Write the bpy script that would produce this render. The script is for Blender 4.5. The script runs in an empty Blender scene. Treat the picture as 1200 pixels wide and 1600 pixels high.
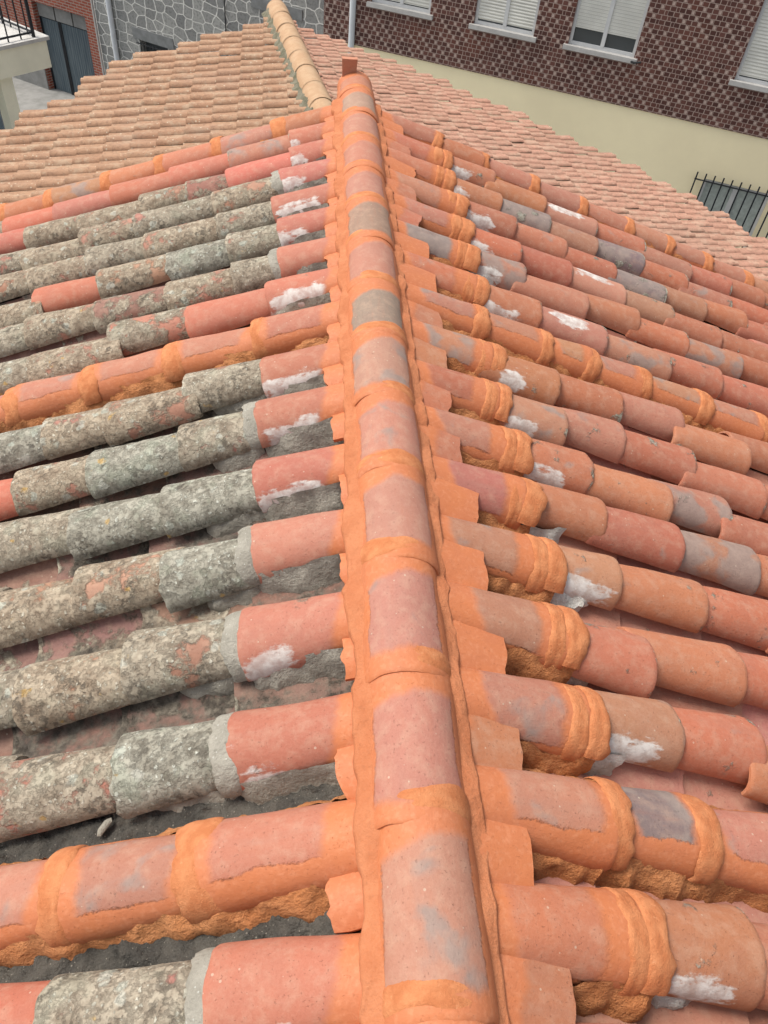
import bpy, math, random
import numpy as np
from mathutils import Matrix, Vector

# ------------------------------------------------------------------ camera, sky, sun
scene = bpy.context.scene
COL = scene.collection
CAM = Vector((-0.25857, 0.0, 1.6))
cr = Vector((0.9949269, -0.05726443, 0.08271187))
cu = Vector((-0.01414213, 0.73440257, 0.67856678))
cf = Vector((0.09960155, 0.67629406, -0.72986703))
cd = bpy.data.cameras.new("camera")
cam = bpy.data.objects.new("camera", cd)
COL.objects.link(cam)
cam.matrix_world = Matrix(((cr.x, cu.x, -cf.x, CAM.x), (cr.y, cu.y, -cf.y, CAM.y), (cr.z, cu.z, -cf.z, CAM.z), (0, 0, 0, 1)))
cd.sensor_fit = 'VERTICAL'
cd.sensor_height = 36.0
cd.lens = 1191.96 / 1600 * 36
cd.clip_start = 0.05
cd.clip_end = 500
scene.camera = cam

SUN_EL, SUN_AZ = math.radians(61), math.radians(-66)      # azimuth measured from +Y towards +X
world = bpy.data.worlds.new("World")
scene.world = world
world.use_nodes = True
wn = world.node_tree.nodes
bg = wn["Background"]
sky = wn.new("ShaderNodeTexSky")
sky.sky_type = 'NISHITA'
sky.sun_disc = False
sky.sun_elevation = SUN_EL
sky.sun_rotation = SUN_AZ
sky.air_density = 1.0
sky.dust_density = 4.0
sky.ozone_density = 1.0
hsv = wn.new("ShaderNodeHueSaturation")                     # thin overcast: the same sky, nearly colourless
hsv.inputs["Saturation"].default_value = 0.3
world.node_tree.links.new(sky.outputs[0], hsv.inputs["Color"])
world.node_tree.links.new(hsv.outputs[0], bg.inputs[0])
bg.inputs[1].default_value = 0.115
sd = bpy.data.lights.new("sun", 'SUN')
sd.energy = 2.0
sd.angle = math.radians(22)
sd.color = (1.0, 0.93, 0.82)
sun = bpy.data.objects.new("sun", sd)
COL.objects.link(sun)
sdir = Vector((math.sin(SUN_AZ) * math.cos(SUN_EL), math.cos(SUN_AZ) * math.cos(SUN_EL), math.sin(SUN_EL)))
sun.rotation_euler = sdir.to_track_quat('Z', 'Y').to_euler()
scene.view_settings.view_transform = 'Standard'
scene.view_settings.look = 'None'
scene.view_settings.exposure = 0.72
scene.view_settings.gamma = 1.0

rng = random.Random(7)

# ------------------------------------------------------------------ numpy noise
def _hash(ix, iy, iz):
    h = (ix.astype(np.int64) * 374761393 + iy.astype(np.int64) * 668265263 + iz.astype(np.int64) * 2147483647) & 0xffffffff
    h = ((h ^ (h >> 13)) * 1274126177) & 0xffffffff
    h = h ^ (h >> 16)
    return (h & 0xffff) / 65535.0

def vnoise(x, y, z):
    x, y, z = np.broadcast_arrays(np.asarray(x, float), np.asarray(y, float), np.asarray(z, float))
    ix, iy, iz = np.floor(x), np.floor(y), np.floor(z)
    fx, fy, fz = x - ix, y - iy, z - iz
    fx, fy, fz = [f * f * (3 - 2 * f) for f in (fx, fy, fz)]
    r = 0
    for a in (0, 1):
        for b in (0, 1):
            for c in (0, 1):
                r = r + _hash(ix + a, iy + b, iz + c) * (fx if a else 1 - fx) * (fy if b else 1 - fy) * (fz if c else 1 - fz)
    return r * 2 - 1

def fbm(x, y, z, octv=3):
    r, amp, f = 0, 1.0, 1.0
    for i in range(octv):
        r = r + amp * vnoise(np.asarray(x) * f + 17.3 * i, np.asarray(y) * f + 9.1 * i, np.asarray(z) * f + 4.7 * i)
        amp *= 0.5
        f *= 2.07
    return r

def sstep(a, b, x):
    t = np.clip((x - a) / (b - a), 0, 1)
    return t * t * (3 - 2 * t)

# ------------------------------------------------------------------ mesh helpers
class MB:
    """collects vertices, faces and uvs of ONE mesh"""
    def __init__(s):
        s.v, s.f, s.uv, s.n = [], [], [], 0

    def grid(s, P, UV=None, flip=False, closej=False):
        P = np.asarray(P, float)
        ni, nj = P.shape[:2]
        base = s.n
        s.v.append(P.reshape(-1, 3))
        s.uv.append(np.zeros((ni * nj, 2)) if UV is None else np.asarray(UV, float).reshape(-1, 2))
        s.n += ni * nj
        idx = base + np.arange(ni * nj).reshape(ni, nj)
        if closej:
            idx = np.concatenate([idx, idx[:, :1]], 1)
        a, b, c, d = idx[:-1, :-1].ravel(), idx[1:, :-1].ravel(), idx[1:, 1:].ravel(), idx[:-1, 1:].ravel()
        F = np.stack([a, b, c, d], 1)
        s.f += (F[:, ::-1] if flip else F).tolist()
        return idx

    def strip(s, A, B, flip=False):
        for i in range(len(A) - 1):
            q = [int(A[i]), int(A[i + 1]), int(B[i + 1]), int(B[i])]
            s.f.append(q[::-1] if flip else q)

    def poly(s, pts, uv=None):
        pts = np.asarray(pts, float)
        base = s.n
        s.v.append(pts)
        s.uv.append(np.zeros((len(pts), 2)) if uv is None else np.asarray(uv, float))
        s.n += len(pts)
        s.f.append(list(range(base, base + len(pts))))

    def box(s, o, ax, ay, az, uvs=True):
        """box from corner o with edge vectors; face uv in metres"""
        o, ax, ay, az = [np.asarray(q, float) for q in (o, ax, ay, az)]
        if np.dot(np.cross(ax, ay), az) < 0:
            o = o + az
            az = -az
        lx, ly, lz = [np.linalg.norm(q) for q in (ax, ay, az)]
        for c, p, q, lp, lq in ((o, ay, ax, ly, lx), (o + az, ax, ay, lx, ly), (o, ax, az, lx, lz), (o + ay, az, ax, lz, lx), (o, az, ay, lz, ly), (o + ax, ay, az, ly, lz)):
            s.poly([c, c + p, c + p + q, c + q], [(0, 0), (lp, 0), (lp, lq), (0, lq)])

    def tube(s, pts, r, n=8):
        pts = [np.asarray(p, float) for p in pts]
        rings = []
        for i, p in enumerate(pts):
            d = pts[min(i + 1, len(pts) - 1)] - pts[max(i - 1, 0)]
            d = d / np.linalg.norm(d)
            a = np.cross(d, [0, 0, 1.0] if abs(d[2]) < 0.9 else [1.0, 0, 0])
            a /= np.linalg.norm(a)
            b = np.cross(d, a)
            rings.append([p + r * (math.cos(2 * math.pi * k / n) * a + math.sin(2 * math.pi * k / n) * b) for k in range(n)])
        s.grid(rings, closej=True)
        s.poly(rings[0])
        s.poly(rings[-1][::-1])

    def build(s, name, mat, parent=None, smooth=True, angle=40):
        me = bpy.data.meshes.new(name)
        V = np.concatenate(s.v)
        me.from_pydata(V.tolist(), [], s.f)
        uvl = me.uv_layers.new(name="UVMap")
        li = np.zeros(len(me.loops), np.int32)
        me.loops.foreach_get("vertex_index", li)
        uvl.data.foreach_set("uv", np.concatenate(s.uv)[li].astype(np.float32).ravel())
        me.polygons.foreach_set("use_smooth", [smooth] * len(me.polygons))
        if smooth:
            me.set_sharp_from_angle(angle=math.radians(angle))
        me.materials.append(mat)
        me.update()
        o = bpy.data.objects.new(name, me)
        COL.objects.link(o)
        if parent:
            o.parent = parent
        return o

def tag(o, label, cat=None, group=None, kind=None):
    if label: o["label"] = label
    if cat: o["category"] = cat
    if group: o["group"] = group
    if kind: o["kind"] = kind
    return o

def empty(name, label=None, cat=None, group=None, mat=None):
    o = bpy.data.objects.new(name, None)
    o.empty_display_size = 0.1
    COL.objects.link(o)
    if mat is not None: o.matrix_world = mat
    return tag(o, label, cat, group)

# ------------------------------------------------------------------ material helper
class S:
    """a node socket with arithmetic"""
    def __init__(s, nb, sock): s.nb, s.k = nb, sock
    def _m(s, op, o, rev=False, clamp=False):
        n = s.nb.nt.nodes.new("ShaderNodeMath")
        n.operation = op
        n.use_clamp = clamp
        a, b = (o, s) if rev else (s, o)
        s.nb.put(n.inputs[0], a)
        s.nb.put(n.inputs[1], b)
        return S(s.nb, n.outputs[0])
    def __add__(s, o): return s._m('ADD', o)
    def __radd__(s, o): return s._m('ADD', o)
    def __sub__(s, o): return s._m('SUBTRACT', o)
    def __rsub__(s, o): return s._m('SUBTRACT', o, True)
    def __mul__(s, o): return s._m('MULTIPLY', o)
    def __rmul__(s, o): return s._m('MULTIPLY', o)
    def __truediv__(s, o): return s._m('DIVIDE', o)
    def mod(s, o): return s._m('FLOORED_MODULO', o)
    def floor(s): return s._m('FLOOR', 0.0)
    def abs(s): return s._m('ABSOLUTE', 0.0)
    def max(s, o): return s._m('MAXIMUM', o)
    def min(s, o): return s._m('MINIMUM', o)
    def gt(s, o): return s._m('GREATER_THAN', o)
    def lt(s, o): return s._m('LESS_THAN', o)
    def ss(s, a, b):
        n = s.nb.nt.nodes.new("ShaderNodeMapRange")
        n.interpolation_type = 'SMOOTHSTEP'
        s.nb.put(n.inputs[0], s)
        s.nb.put(n.inputs[1], a)
        s.nb.put(n.inputs[2], b)
        return S(s.nb, n.outputs[0])

class NB:
    def __init__(s, name, rough=0.85):
        s.m = bpy.data.materials.new(name)
        s.m.use_nodes = True
        s.nt = s.m.node_tree
        s.b = s.nt.nodes["Principled BSDF"]
        s.b.inputs["Roughness"].default_value = rough
        s.b.inputs["Specular IOR Level"].default_value = 0.25
    def put(s, inp, v):
        if isinstance(v, S): s.nt.links.new(v.k, inp)
        elif isinstance(v, (tuple, list)) and len(v) == 3 and inp.type == 'RGBA': inp.default_value = (*v, 1)
        else: inp.default_value = v
    def n(s, t): return s.nt.nodes.new("ShaderNode" + t)
    def obj(s): return S(s, s.n("TexCoord").outputs["Object"])
    def uv(s):
        u = s.n("TexCoord")
        x = s.n("SeparateXYZ")
        s.nt.links.new(u.outputs["UV"], x.inputs[0])
        return S(s, x.outputs[0]), S(s, x.outputs[1]), S(s, u.outputs["UV"])
    def sep(s, v):
        x = s.n("SeparateXYZ")
        s.put(x.inputs[0], v)
        return [S(s, q) for q in x.outputs]
    def vec(s, x, y, z):
        c = s.n("CombineXYZ")
        for i, q in enumerate((x, y, z)): s.put(c.inputs[i], q)
        return S(s, c.outputs[0])
    def vadd(s, a, b):
        n = s.n("VectorMath")
        s.put(n.inputs[0], a)
        s.put(n.inputs[1], b)
        return S(s, n.outputs[0])
    def vmul(s, a, b):
        n = s.n("VectorMath")
        n.operation = 'MULTIPLY'
        s.put(n.inputs[0], a)
        s.put(n.inputs[1], b)
        return S(s, n.outputs[0])
    def attr(s, name, color=False):
        n = s.n("Attribute")
        n.attribute_type = 'OBJECT'
        n.attribute_name = name
        return S(s, n.outputs["Color" if color else "Fac"])
    def objcol(s): return S(s, s.n("ObjectInfo").outputs["Color"])
    def noise(s, v, scale, detail=3.0, rough=0.55, dist=0.0):
        n = s.n("TexNoise")
        s.put(n.inputs["Vector"], v)
        n.inputs["Scale"].default_value = scale
        n.inputs["Detail"].default_value = detail
        n.inputs["Roughness"].default_value = rough
        n.inputs["Distortion"].default_value = dist
        return S(s, n.outputs[0])
    def vor(s, v, scale, feature='F1', rnd=1.0, dims='3D'):
        n = s.n("TexVoronoi")
        n.feature = feature
        n.voronoi_dimensions = dims
        s.put(n.inputs["Vector"], v)
        n.inputs["Scale"].default_value = scale
        n.inputs["Randomness"].default_value = rnd
        return S(s, n.outputs["Distance"]), (S(s, n.outputs["Color"]) if feature != 'DISTANCE_TO_EDGE' else None)
    def mix(s, f, a, b, mode='MIX'):
        n = s.n("Mix")
        n.data_type = 'RGBA'
        n.blend_type = mode
        s.put(n.inputs[0], f)
        s.put(n.inputs[6], a)
        s.put(n.inputs[7], b)
        return S(s, n.outputs[2])
    def bump(s, h, dist, strength=1.0):
        n = s.n("Bump")
        n.inputs["Distance"].default_value = dist
        n.inputs["Strength"].default_value = strength
        s.put(n.inputs["Height"], h)
        s.nt.links.new(n.outputs[0], s.b.inputs["Normal"])
    def out(s, color, rough=None):
        s.put(s.b.inputs["Base Color"], color)
        if rough is not None: s.put(s.b.inputs["Roughness"], rough)
        return s.m

ORANGE = (0.60, 0.205, 0.075)

def paint_colour(b, v, streak):
    """brushed orange waterproof coat"""
    a = b.noise(v, 9, 4)
    f = b.noise(v, 70, 3)
    c = b.mix(a.ss(0.3, 0.7), (0.465, 0.16, 0.074), (0.49, 0.165, 0.068))
    c = b.mix(f.ss(0.45, 0.75) * 0.35, c, (0.60, 0.27, 0.15))
    return b.mix(streak.ss(0.55, 0.8) * 0.35, c, (0.50, 0.16, 0.06))

def clay_material():
    b = NB("fired_clay", 0.82)
    seed = b.attr("seed")
    u, v, _ = b.uv()
    ob = b.vadd(b.obj(), b.vec(seed * 13.7, seed * 7.1, seed * 23.3))
    x, y, z = b.sep(ob)
    st = b.vec(x * 6, y * 40, z * 40)                      # streaks along the tile
    big = b.noise(ob, 7, 3)
    mid = b.noise(ob, 26, 6, 0.62)
    fine = b.noise(ob, 120, 4, 0.6)
    strk = b.noise(st, 1.2, 3)
    base = b.objcol()
    c = b.mix(big.ss(0.44, 0.68) * 0.38, base, b.mix(0.45, base, (0.30, 0.16, 0.13)))
    c = b.mix(mid.ss(0.42, 0.70) * 0.5, c, b.mix(0.55, base, (0.58, 0.40, 0.29)))
    c = b.mix(strk.ss(0.5, 0.75) * 0.25, c, b.mix(0.5, base, (0.45, 0.14, 0.07)))
    c = b.mix(fine.ss(0.60, 0.74) * 0.25, c, (0.30, 0.14, 0.10))
    grain = b.noise(ob, 320, 3, 0.7)
    pore = b.noise(b.vadd(ob, (6.0, 1.0, 9.0)), 170, 2).ss(0.66, 0.72)
    c = b.mix((grain - 0.25) * 0.55 + (fine - 0.5) * 0.5, b.mix(0.25, c, (0.10, 0.045, 0.03)), b.mix(0.18, c, (0.80, 0.58, 0.45)))
    c = b.mix(pore * 0.3, c, (0.16, 0.075, 0.05))
    wash = b.noise(b.vec(x * 2.2, y * 16, z * 16), 1.0, 5, 0.6)
    c = b.mix(wash.ss(0.52, 0.74) * 0.34, c, b.mix(0.55, base, (0.24, 0.16, 0.13)))
    # grey kiln smudges
    g = b.attr("grey")
    gn = b.noise(b.vadd(ob, (3.1, 5.2, 1.3)), 9, 4, 0.5, 0.4)
    gm = (gn + g - 1.0).ss(-0.02, 0.14)
    c = b.mix(gm * 0.8, c, b.mix(mid, (0.17, 0.14, 0.13), (0.36, 0.28, 0.24)))
    # small pale specks on every tile
    d1, c1 = b.vor(ob, 55)
    rnd = b.sep(c1)[0]
    speck = (rnd * 0.5 - 0.30 - d1).ss(0.0, 0.05) * big.gt(0.47)
    c = b.mix(speck * 0.4, c, (0.55, 0.50, 0.40))
    # lichen
    L = b.attr("lichen")
    edge = (v - b.attr("len") + 0.022).ss(0.0, 0.02)       # lichen likes the lower rim
    cover_n = b.noise(b.vadd(ob, (7.7, 1.1, 4.2)), 9, 8, 0.66)
    cover = (cover_n * 1.25 - 0.125 + L * 0.75 + edge * (0.10 + L * 0.2) * L.gt(0.02) - 0.78).ss(-0.03, 0.07)
    ln = b.noise(b.vadd(ob, (1.7, 8.1, 2.2)), 36, 8, 0.72)
    ln = ln * 0.55 + b.noise(b.vadd(ob, (4.4, 1.9, 6.6)), 15, 6, 0.6) * 0.45
    tone = b.attr("tone")
    lc = b.mix(ln.ss(0.36, 0.62), b.mix(tone, (0.22, 0.16, 0.11), (0.17, 0.16, 0.13)), b.mix(tone, (0.42, 0.34, 0.25), (0.36, 0.355, 0.30)))
    d2, c2 = b.vor(b.vadd(ob, b.vec(ln * 0.05, mid * 0.05, fine * 0.02)), 66)
    r2 = b.sep(c2)
    pale = (r2[0] * 0.62 - 0.22 - d2).ss(-0.03, 0.08)
    d3, c3 = b.vor(b.vadd(ob, b.vec(mid * 0.06, ln * 0.06, 0.3)), 19)
    r3 = b.sep(c3)
    big_pale = (r3[0] * 0.75 - 0.33 - d3 + (ln - 0.5) * 0.35).ss(-0.02, 0.10)
    lc = b.mix(big_pale * 0.65, lc, b.mix(r3[1], (0.47, 0.46, 0.40), (0.40, 0.43, 0.37)))
    lc = b.mix(pale * 0.75, lc, b.mix(tone, (0.55, 0.50, 0.40), (0.56, 0.58, 0.51)))
    green = b.noise(b.vadd(ob, (9.0, 2.0, 5.0)), 11, 4).ss(0.52, 0.66)
    lc = b.mix(green * (0.08 + tone * 0.32), lc, (0.29, 0.33, 0.255))
    dk = b.noise(b.vadd(ob, (2.0, 6.0, 1.0)), 48, 6, 0.7).ss(0.46, 0.60)
    lc = b.mix(dk * 0.75 * (0.05 + 0.95 * b.noise(b.vadd(ob, (3.0, 7.0, 2.5)), 12, 4).ss(0.50, 0.66)), lc, (0.07, 0.06, 0.048))
    lc = b.mix(edge * L.lt(0.3) * 0.7, lc, (0.50, 0.48, 0.38))
    yel = b.noise(b.vadd(ob, (4.0, 3.0, 8.0)), 14, 3).ss(0.68, 0.74)
    lc = b.mix(yel * 0.6, lc, (0.50, 0.30, 0.07))
    c = b.mix(cover, c, lc)
    # lime splash
    W = b.attr("white")
    wn_ = b.noise(b.vadd(b.vec(x * 0.6, y, z), (2.2, 9.0, 3.0)), 20, 6, 0.66)
    wv = (v - b.attr("wv0")).ss(-0.01, 0.07) * (1.0 - (v - b.attr("wv1")).ss(-0.07, 0.02))
    wu = 1.0 - ((u - b.attr("wu")).abs() / b.attr("ww")).ss(0.15, 1.0)
    wm = (wv * wu * (0.47 + 0.36 * W) + (wn_ - 0.5) * 1.9 + (strk - 0.5) * 1.0 - 0.40).ss(0.0, 0.30) * W.gt(0.01)
    c = b.mix(wm * (0.62 + 0.26 * mid.ss(0.35, 0.6)), c, b.mix(mid.ss(0.35, 0.65), (0.50, 0.48, 0.455), (0.66, 0.64, 0.61)))
    # soil and moss in the channels
    D = b.attr("dirt")
    dm = (cover_n * 0.6 + mid * 0.4 + D * 0.9 - 0.95).ss(-0.05, 0.12)
    c = b.mix(dm, c, b.mix(ln.ss(0.4, 0.7), (0.055, 0.046, 0.038), (0.20, 0.175, 0.14)))
    # orange coat
    ed = (b.noise(b.vec(x * 4, y * 14, z * 14), 1.0, 3) - 0.5) * 0.05 + (fine - 0.5) * 0.012
    edu = (b.noise(b.vec(x * 9, y * 6, z * 6), 1.0, 3) - 0.5) * 0.30 + (fine - 0.5) * 0.10
    pm = (1.0 - (v + ed - b.attr("pv0") - u.max(0.0) * 0.06).ss(-0.014, 0.016)).max((v + ed - b.attr("pv1")).ss(-0.014, 0.016))
    pm = pm.max((u + edu - b.attr("pu")).ss(-0.02, 0.03)).max((edu - u - b.attr("pf")).ss(-0.02, 0.03))
    c = b.mix(pm, c, paint_colour(b, ob, strk))
    h = fine * 0.35 + grain * 0.15 - pore * 0.3 + mid * 0.35 + cover * (ln * 1.6 + 0.8 + pale * 0.5 - dk * 0.8) + wm * 0.12 + pm * (0.35 + strk * 0.3) + dm * ln * 1.5
    b.bump(h, 0.0035, 0.9)
    return b.out(c, 0.86 - pm * 0.16 - (1.0 - cover) * 0.14)

def mortar_material(name, ca, cb, pit, coarse=1.0, speck=None, dist=0.006, pits=0.7):
    b = NB(name, 0.88)
    ob = b.vadd(b.obj(), b.vec(b.attr("seed") * 11.0, b.attr("seed") * 5.0, 0.0))
    x, y, z = b.sep(ob)
    n1 = b.noise(ob, 12, 4)
    n2 = b.noise(ob, 55 * coarse, 6, 0.65)
    n3 = b.noise(b.vec(x * 14, y * 60, z * 60), 1.0, 4)
    c = b.mix(n1.ss(0.35, 0.65), ca, cb)
    c = b.mix(n2.ss(0.56, 0.72) * pits, c, pit)
    c = b.mix(n3.ss(0.58, 0.75) * 0.2, c, b.mix(0.5, ca, pit))
    g5 = b.noise(ob, 220, 4, 0.75)
    c = b.mix((g5 - 0.3) * 0.5, b.mix(0.3, c, pit), b.mix(0.3, c, (0.85, 0.6, 0.45)) if name.startswith('o') else b.mix(0.25, c, (0.8, 0.8, 0.76)))
    d, cc = b.vor(ob, 120 * coarse)
    r = b.sep(cc)[0]
    if speck:
        c = b.mix((r * 0.6 - 0.32 - d + (n2 - 0.5) * 0.5).ss(-0.02, 0.06) * 0.65, c, speck)
    hole = b.noise(ob, 34, 3).gt(0.73)
    b.bump(n2 * 1.4 + n3 * 0.25 + b.noise(ob, 200, 2) * 0.3 - hole * 0.8, dist, 1.0)
    return b.out(c)

def band_material():
    """orange mortar brushed round the tile joints"""
    b = NB("brushed_orange_mortar", 0.85)
    t, x, _ = b.uv()
    sd_ = b.attr("seed")
    q = b.vec(x * 170 + t * 3.0 + sd_ * 3.0, t * 2.6, sd_)
    st = b.noise(q, 1.0, 4, 0.6)
    st2 = b.noise(b.vec(x * 26 + sd_, t * 2.2, sd_ * 2.0), 1.0, 4)
    pit = b.noise(b.vec(x * 60, t * 7, sd_), 1.0, 5, 0.7)
    c = b.mix(st2.ss(0.35, 0.65), (0.47, 0.162, 0.064), (0.56, 0.225, 0.098))
    c = b.mix(st.ss(0.5, 0.72) * 0.15, c, (0.42, 0.145, 0.055))
    c = b.mix(pit.ss(0.6, 0.72) * 0.5, c, (0.70, 0.36, 0.19))
    gr = b.noise(b.obj(), 130, 5, 0.75)
    c = b.mix(gr.ss(0.56, 0.7) * 0.35, c, (0.38, 0.13, 0.05))
    b.bump(st * 0.12 + pit * 0.3 + gr * 1.3, 0.003)
    return b.out(c)

M = {}
M['orange_band'] = band_material()
M['clay'] = clay_material()
M['orange'] = mortar_material("orange_mortar", (0.45, 0.148, 0.06), (0.52, 0.195, 0.088), (0.29, 0.092, 0.035), 1.0, None, 0.0035, 0.45)
M['ochre'] = mortar_material("ochre_mortar", (0.50, 0.19, 0.065), (0.58, 0.25, 0.10), (0.25, 0.09, 0.03), 0.9, None, 0.009)
M['cement'] = mortar_material("grey_cement", (0.30, 0.28, 0.235), (0.40, 0.375, 0.32), (0.13, 0.12, 0.095), 1.0, (0.5, 0.5, 0.46), 0.006)
M['lime'] = mortar_material("lime_lump", (0.45, 0.44, 0.41), (0.74, 0.73, 0.70), (0.26, 0.25, 0.21), 0.8, (0.7, 0.7, 0.66), 0.006)
M['soil'] = mortar_material("dark_soil", (0.052, 0.047, 0.04), (0.12, 0.108, 0.09), (0.02, 0.018, 0.016), 1.1, (0.34, 0.31, 0.26), 0.012)
M['deck'] = mortar_material("roof_deck", (0.10, 0.07, 0.05), (0.14, 0.10, 0.07), (0.05, 0.04, 0.03))

def props(o, seed=None, **k):
    d = dict(lichen=0.0, grey=0.0, tone=0.5, pv0=-1.0, pv1=9.0, pu=9.0, pf=9.0, white=0.0, wv0=0.0, wv1=0.0, wu=0.5, ww=0.3, dirt=0.0, len=0.42)
    d.update(k)
    for q, w in d.items(): o[q] = float(w)
    o["seed"] = float(seed if seed is not None else rng.uniform(0, 100))

# ------------------------------------------------------------------ clay tile shapes (local x down the slope, z off the roof)
def section(th, w, h, off=0.0):
    s = np.sin(th)
    return (w / 2 + off) * np.cos(th), (h + off) * np.sign(s) * np.abs(s) ** 0.95

def barrel(name, L, w0, w1, h0, h1, parent=None, t=0.014, seed=0, rough=0.0, ragged=0.003, flip=False, nu=22, nv=30, up=1):
    """up=1 cover tile, up=-1 channel tile"""
    b = MB()
    th = np.linspace(math.pi, 0, nu + 1) if up > 0 else np.linspace(0.12, math.pi - 0.12, nu + 1)
    vs = np.concatenate([[0, 0.004], np.linspace(0.014, L - 0.014, nv - 3), [L - 0.004, L]])
    V, T = np.meshgrid(vs, th, indexing='ij')
    f = V / L
    w, h = w0 + (w1 - w0) * f, h0 + (h1 - h0) * f
    r = seed * 7.31
    warp = 0.0035 * fbm(V * 5 + r, T * 0.8 + r, r, 2)
    disp = warp + rough * (0.0028 * fbm(V * 38 + r, T * 4.2, r + 5, 3) + 0.0022 * np.maximum(0, fbm(V * 90 + r, T * 10, r + 9, 2)))
    bev = np.zeros_like(V)
    bev[0] = bev[-1] = -0.004
    bev[1] = bev[-2] = -0.0012
    ends = sstep(0.05, 0.0, L - V) * ragged * (1 + 1.5 * rough) * fbm(T * 3 + r, r, 1.0, 3)
    X = V + ends
    y, z = section(T, w, h, disp + bev)
    yi, zi = section(T, w - 2 * t, h - t, 0.0)
    U = 1 - 2 * (math.pi - T) / math.pi
    U = U if not flip else -U
    UV = np.stack([U, V], -1)
    zs = up
    O = b.grid(np.stack([X, y, zs * z], -1), UV, flip=(up > 0))
    I = b.grid(np.stack([X, yi, zs * zi], -1), UV, flip=(up < 0))
    fl = up < 0
    b.strip(O[0], I[0], not fl)
    b.strip(O[-1], I[-1], fl)
    b.strip(O[:, 0], I[:, 0], fl)
    b.strip(O[:, -1], I[:, -1], not fl)
    return b.build(name, M['clay'], parent, angle=50)

def collar(parent, v, wid, w, h, mat='orange', thick=0.011, seed=0, name='mortar_collar', span=(0.02, 0.98), lump=1.0):
    b = MB()
    th = np.linspace(math.pi * span[1], math.pi * span[0], 30)
    s = np.linspace(-1, 1, 13)
    Sg, T = np.meshgrid(s, th, indexing='ij')
    r = seed * 3.7
    wob = 1 + 0.35 * fbm(T * 1.6 + r, Sg * 0.4, r, 2)
    X = v + Sg * wid / 2 * wob + 0.006 * fbm(T * 1.1, r, 3.3, 2)
    edge_ = sstep(0.75, 1.0, np.abs(Sg)) * np.sign(Sg)
    X = X + edge_ * 0.004 * fbm(T * 7, r, Sg, 3)
    prof = np.clip(1 - np.abs(Sg) ** 3.0, 0, 1) ** 0.7
    off = -0.003 + prof * (thick + 0.003) + lump * prof * (0.0008 * fbm(X * 14 + r, T * 0.8, r, 2) + 0.0009 * fbm(X * 32, T * 3.2, r, 3))
    # a groove where the two tiles meet
    off -= 0.0012 * np.exp(-(((X - v - 0.004 * np.sin(T * 3 + r)) / 0.006) ** 2)) * (mat == 'orange')
    y, z = section(T, w, h, off)
    b.grid(np.stack([X, y, z], -1), np.stack([T, X], -1), flip=True)
    o = b.build(name, M['orange_band' if mat == 'orange' else mat], parent, angle=80)
    o["seed"] = float(seed)
    return o

def bed(parent, v0, v1, w, h, side, mat='ochre', out=0.055, drop=0.055, seed=0, name='mortar_bed', thb=0.55, fat=0.012, wob=1.0):
    """mortar packed along one flank of a tile, from the flank down into the channel; side=+1/-1 in local y"""
    b = MB()
    n = max(8, int((v1 - v0) / 0.013))
    vs = np.linspace(v0, v1, n)
    s = np.linspace(0, 1, 9)
    Vv, Sg = np.meshgrid(vs, s, indexing='ij')
    r = seed * 5.3
    endf = sstep(0, 0.03, Vv - v0) * sstep(0, 0.03, v1 - Vv)
    a0 = thb + wob * 0.18 * fbm(Vv * 14 + r, 0.0, r, 3)
    yf, zf = section(a0, w, h, -0.004)
    oy = (w / 2 + out * (0.65 + 0.45 * endf) + wob * 0.016 * fbm(Vv * 22 + r, 2.0, r, 3))
    oz = -drop - wob * 0.012 * fbm(Vv * 9 + r, 4.0, r, 2)
    bul = np.sin(Sg * math.pi) * (fat + 0.012 * fbm(Vv * 16 + r, Sg * 1.5, r + 2, 3)) * (0.3 + 0.7 * endf)
    y = yf + (oy - yf) * Sg ** 1.1 + bul * 0.6
    z = zf + (oz - zf) * Sg ** 0.9 + bul
    k = 0.0035 * fbm(Vv * 60 + r, Sg * 6, r, 3)
    P = np.stack([Vv + 0.01 * fbm(Sg * 3 + r, Vv * 3, r, 2), side * (y + k), z + k], -1)
    b.grid(P, flip=(side > 0))
    o = b.build(name, M[mat], parent)
    o["seed"] = float(seed)
    return o

# ------------------------------------------------------------------ the roof: two slopes, ridge on the Y axis
SL = {-1: 0.3295, 1: 0.3162}
SK = {-1: -0.0448, 1: -0.0592}
YL = {-2: 0.06, -1: 0.345, 0: 0.631, 1: 0.909, 2: 1.217, 3: 1.534, 4: 1.84, 5: 2.15, 6: 2.422, 7: 2.7, 8: 2.977, 9: 3.252, 10: 3.541, 11: 3.798, 12: 4.088, 13: 4.342, 14: 4.592, 15: 4.835}
YR = {-2: 0.18, -1: 0.449, 0: 0.716, 1: 0.98, 2: 1.254, 3: 1.533, 4: 1.794, 5: 2.049, 6: 2.319, 7: 2.59, 8: 2.87, 9: 3.145, 10: 3.425, 11: 3.705, 12: 3.985, 13: 4.265, 14: 4.54, 15: 4.80}
YK = {-1: YL, 1: YR}
W0, W1, H0, H1 = 0.178, 0.217, 0.075, 0.093
BASE = -0.112                                              # base of the cover tiles off the roof plane
Y_END, Y_START = 4.97, -0.12

def frame(sg, y, n_off):
    s = SL[sg]
    e = Vector((sg * math.cos(s), SK[sg] * math.cos(s), -math.sin(s))).normalized()
    n = Vector((sg * math.sin(s), 0, math.cos(s)))
    n = (n - e * n.dot(e)).normalized()
    t = n.cross(e)
    o = Vector((0, y, 0)) + n * n_off
    return Matrix(((e.x, t.x, n.x, o.x), (e.y, t.y, n.y, o.y), (e.z, t.z, n.z, o.z), (0, 0, 0, 1)))

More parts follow.
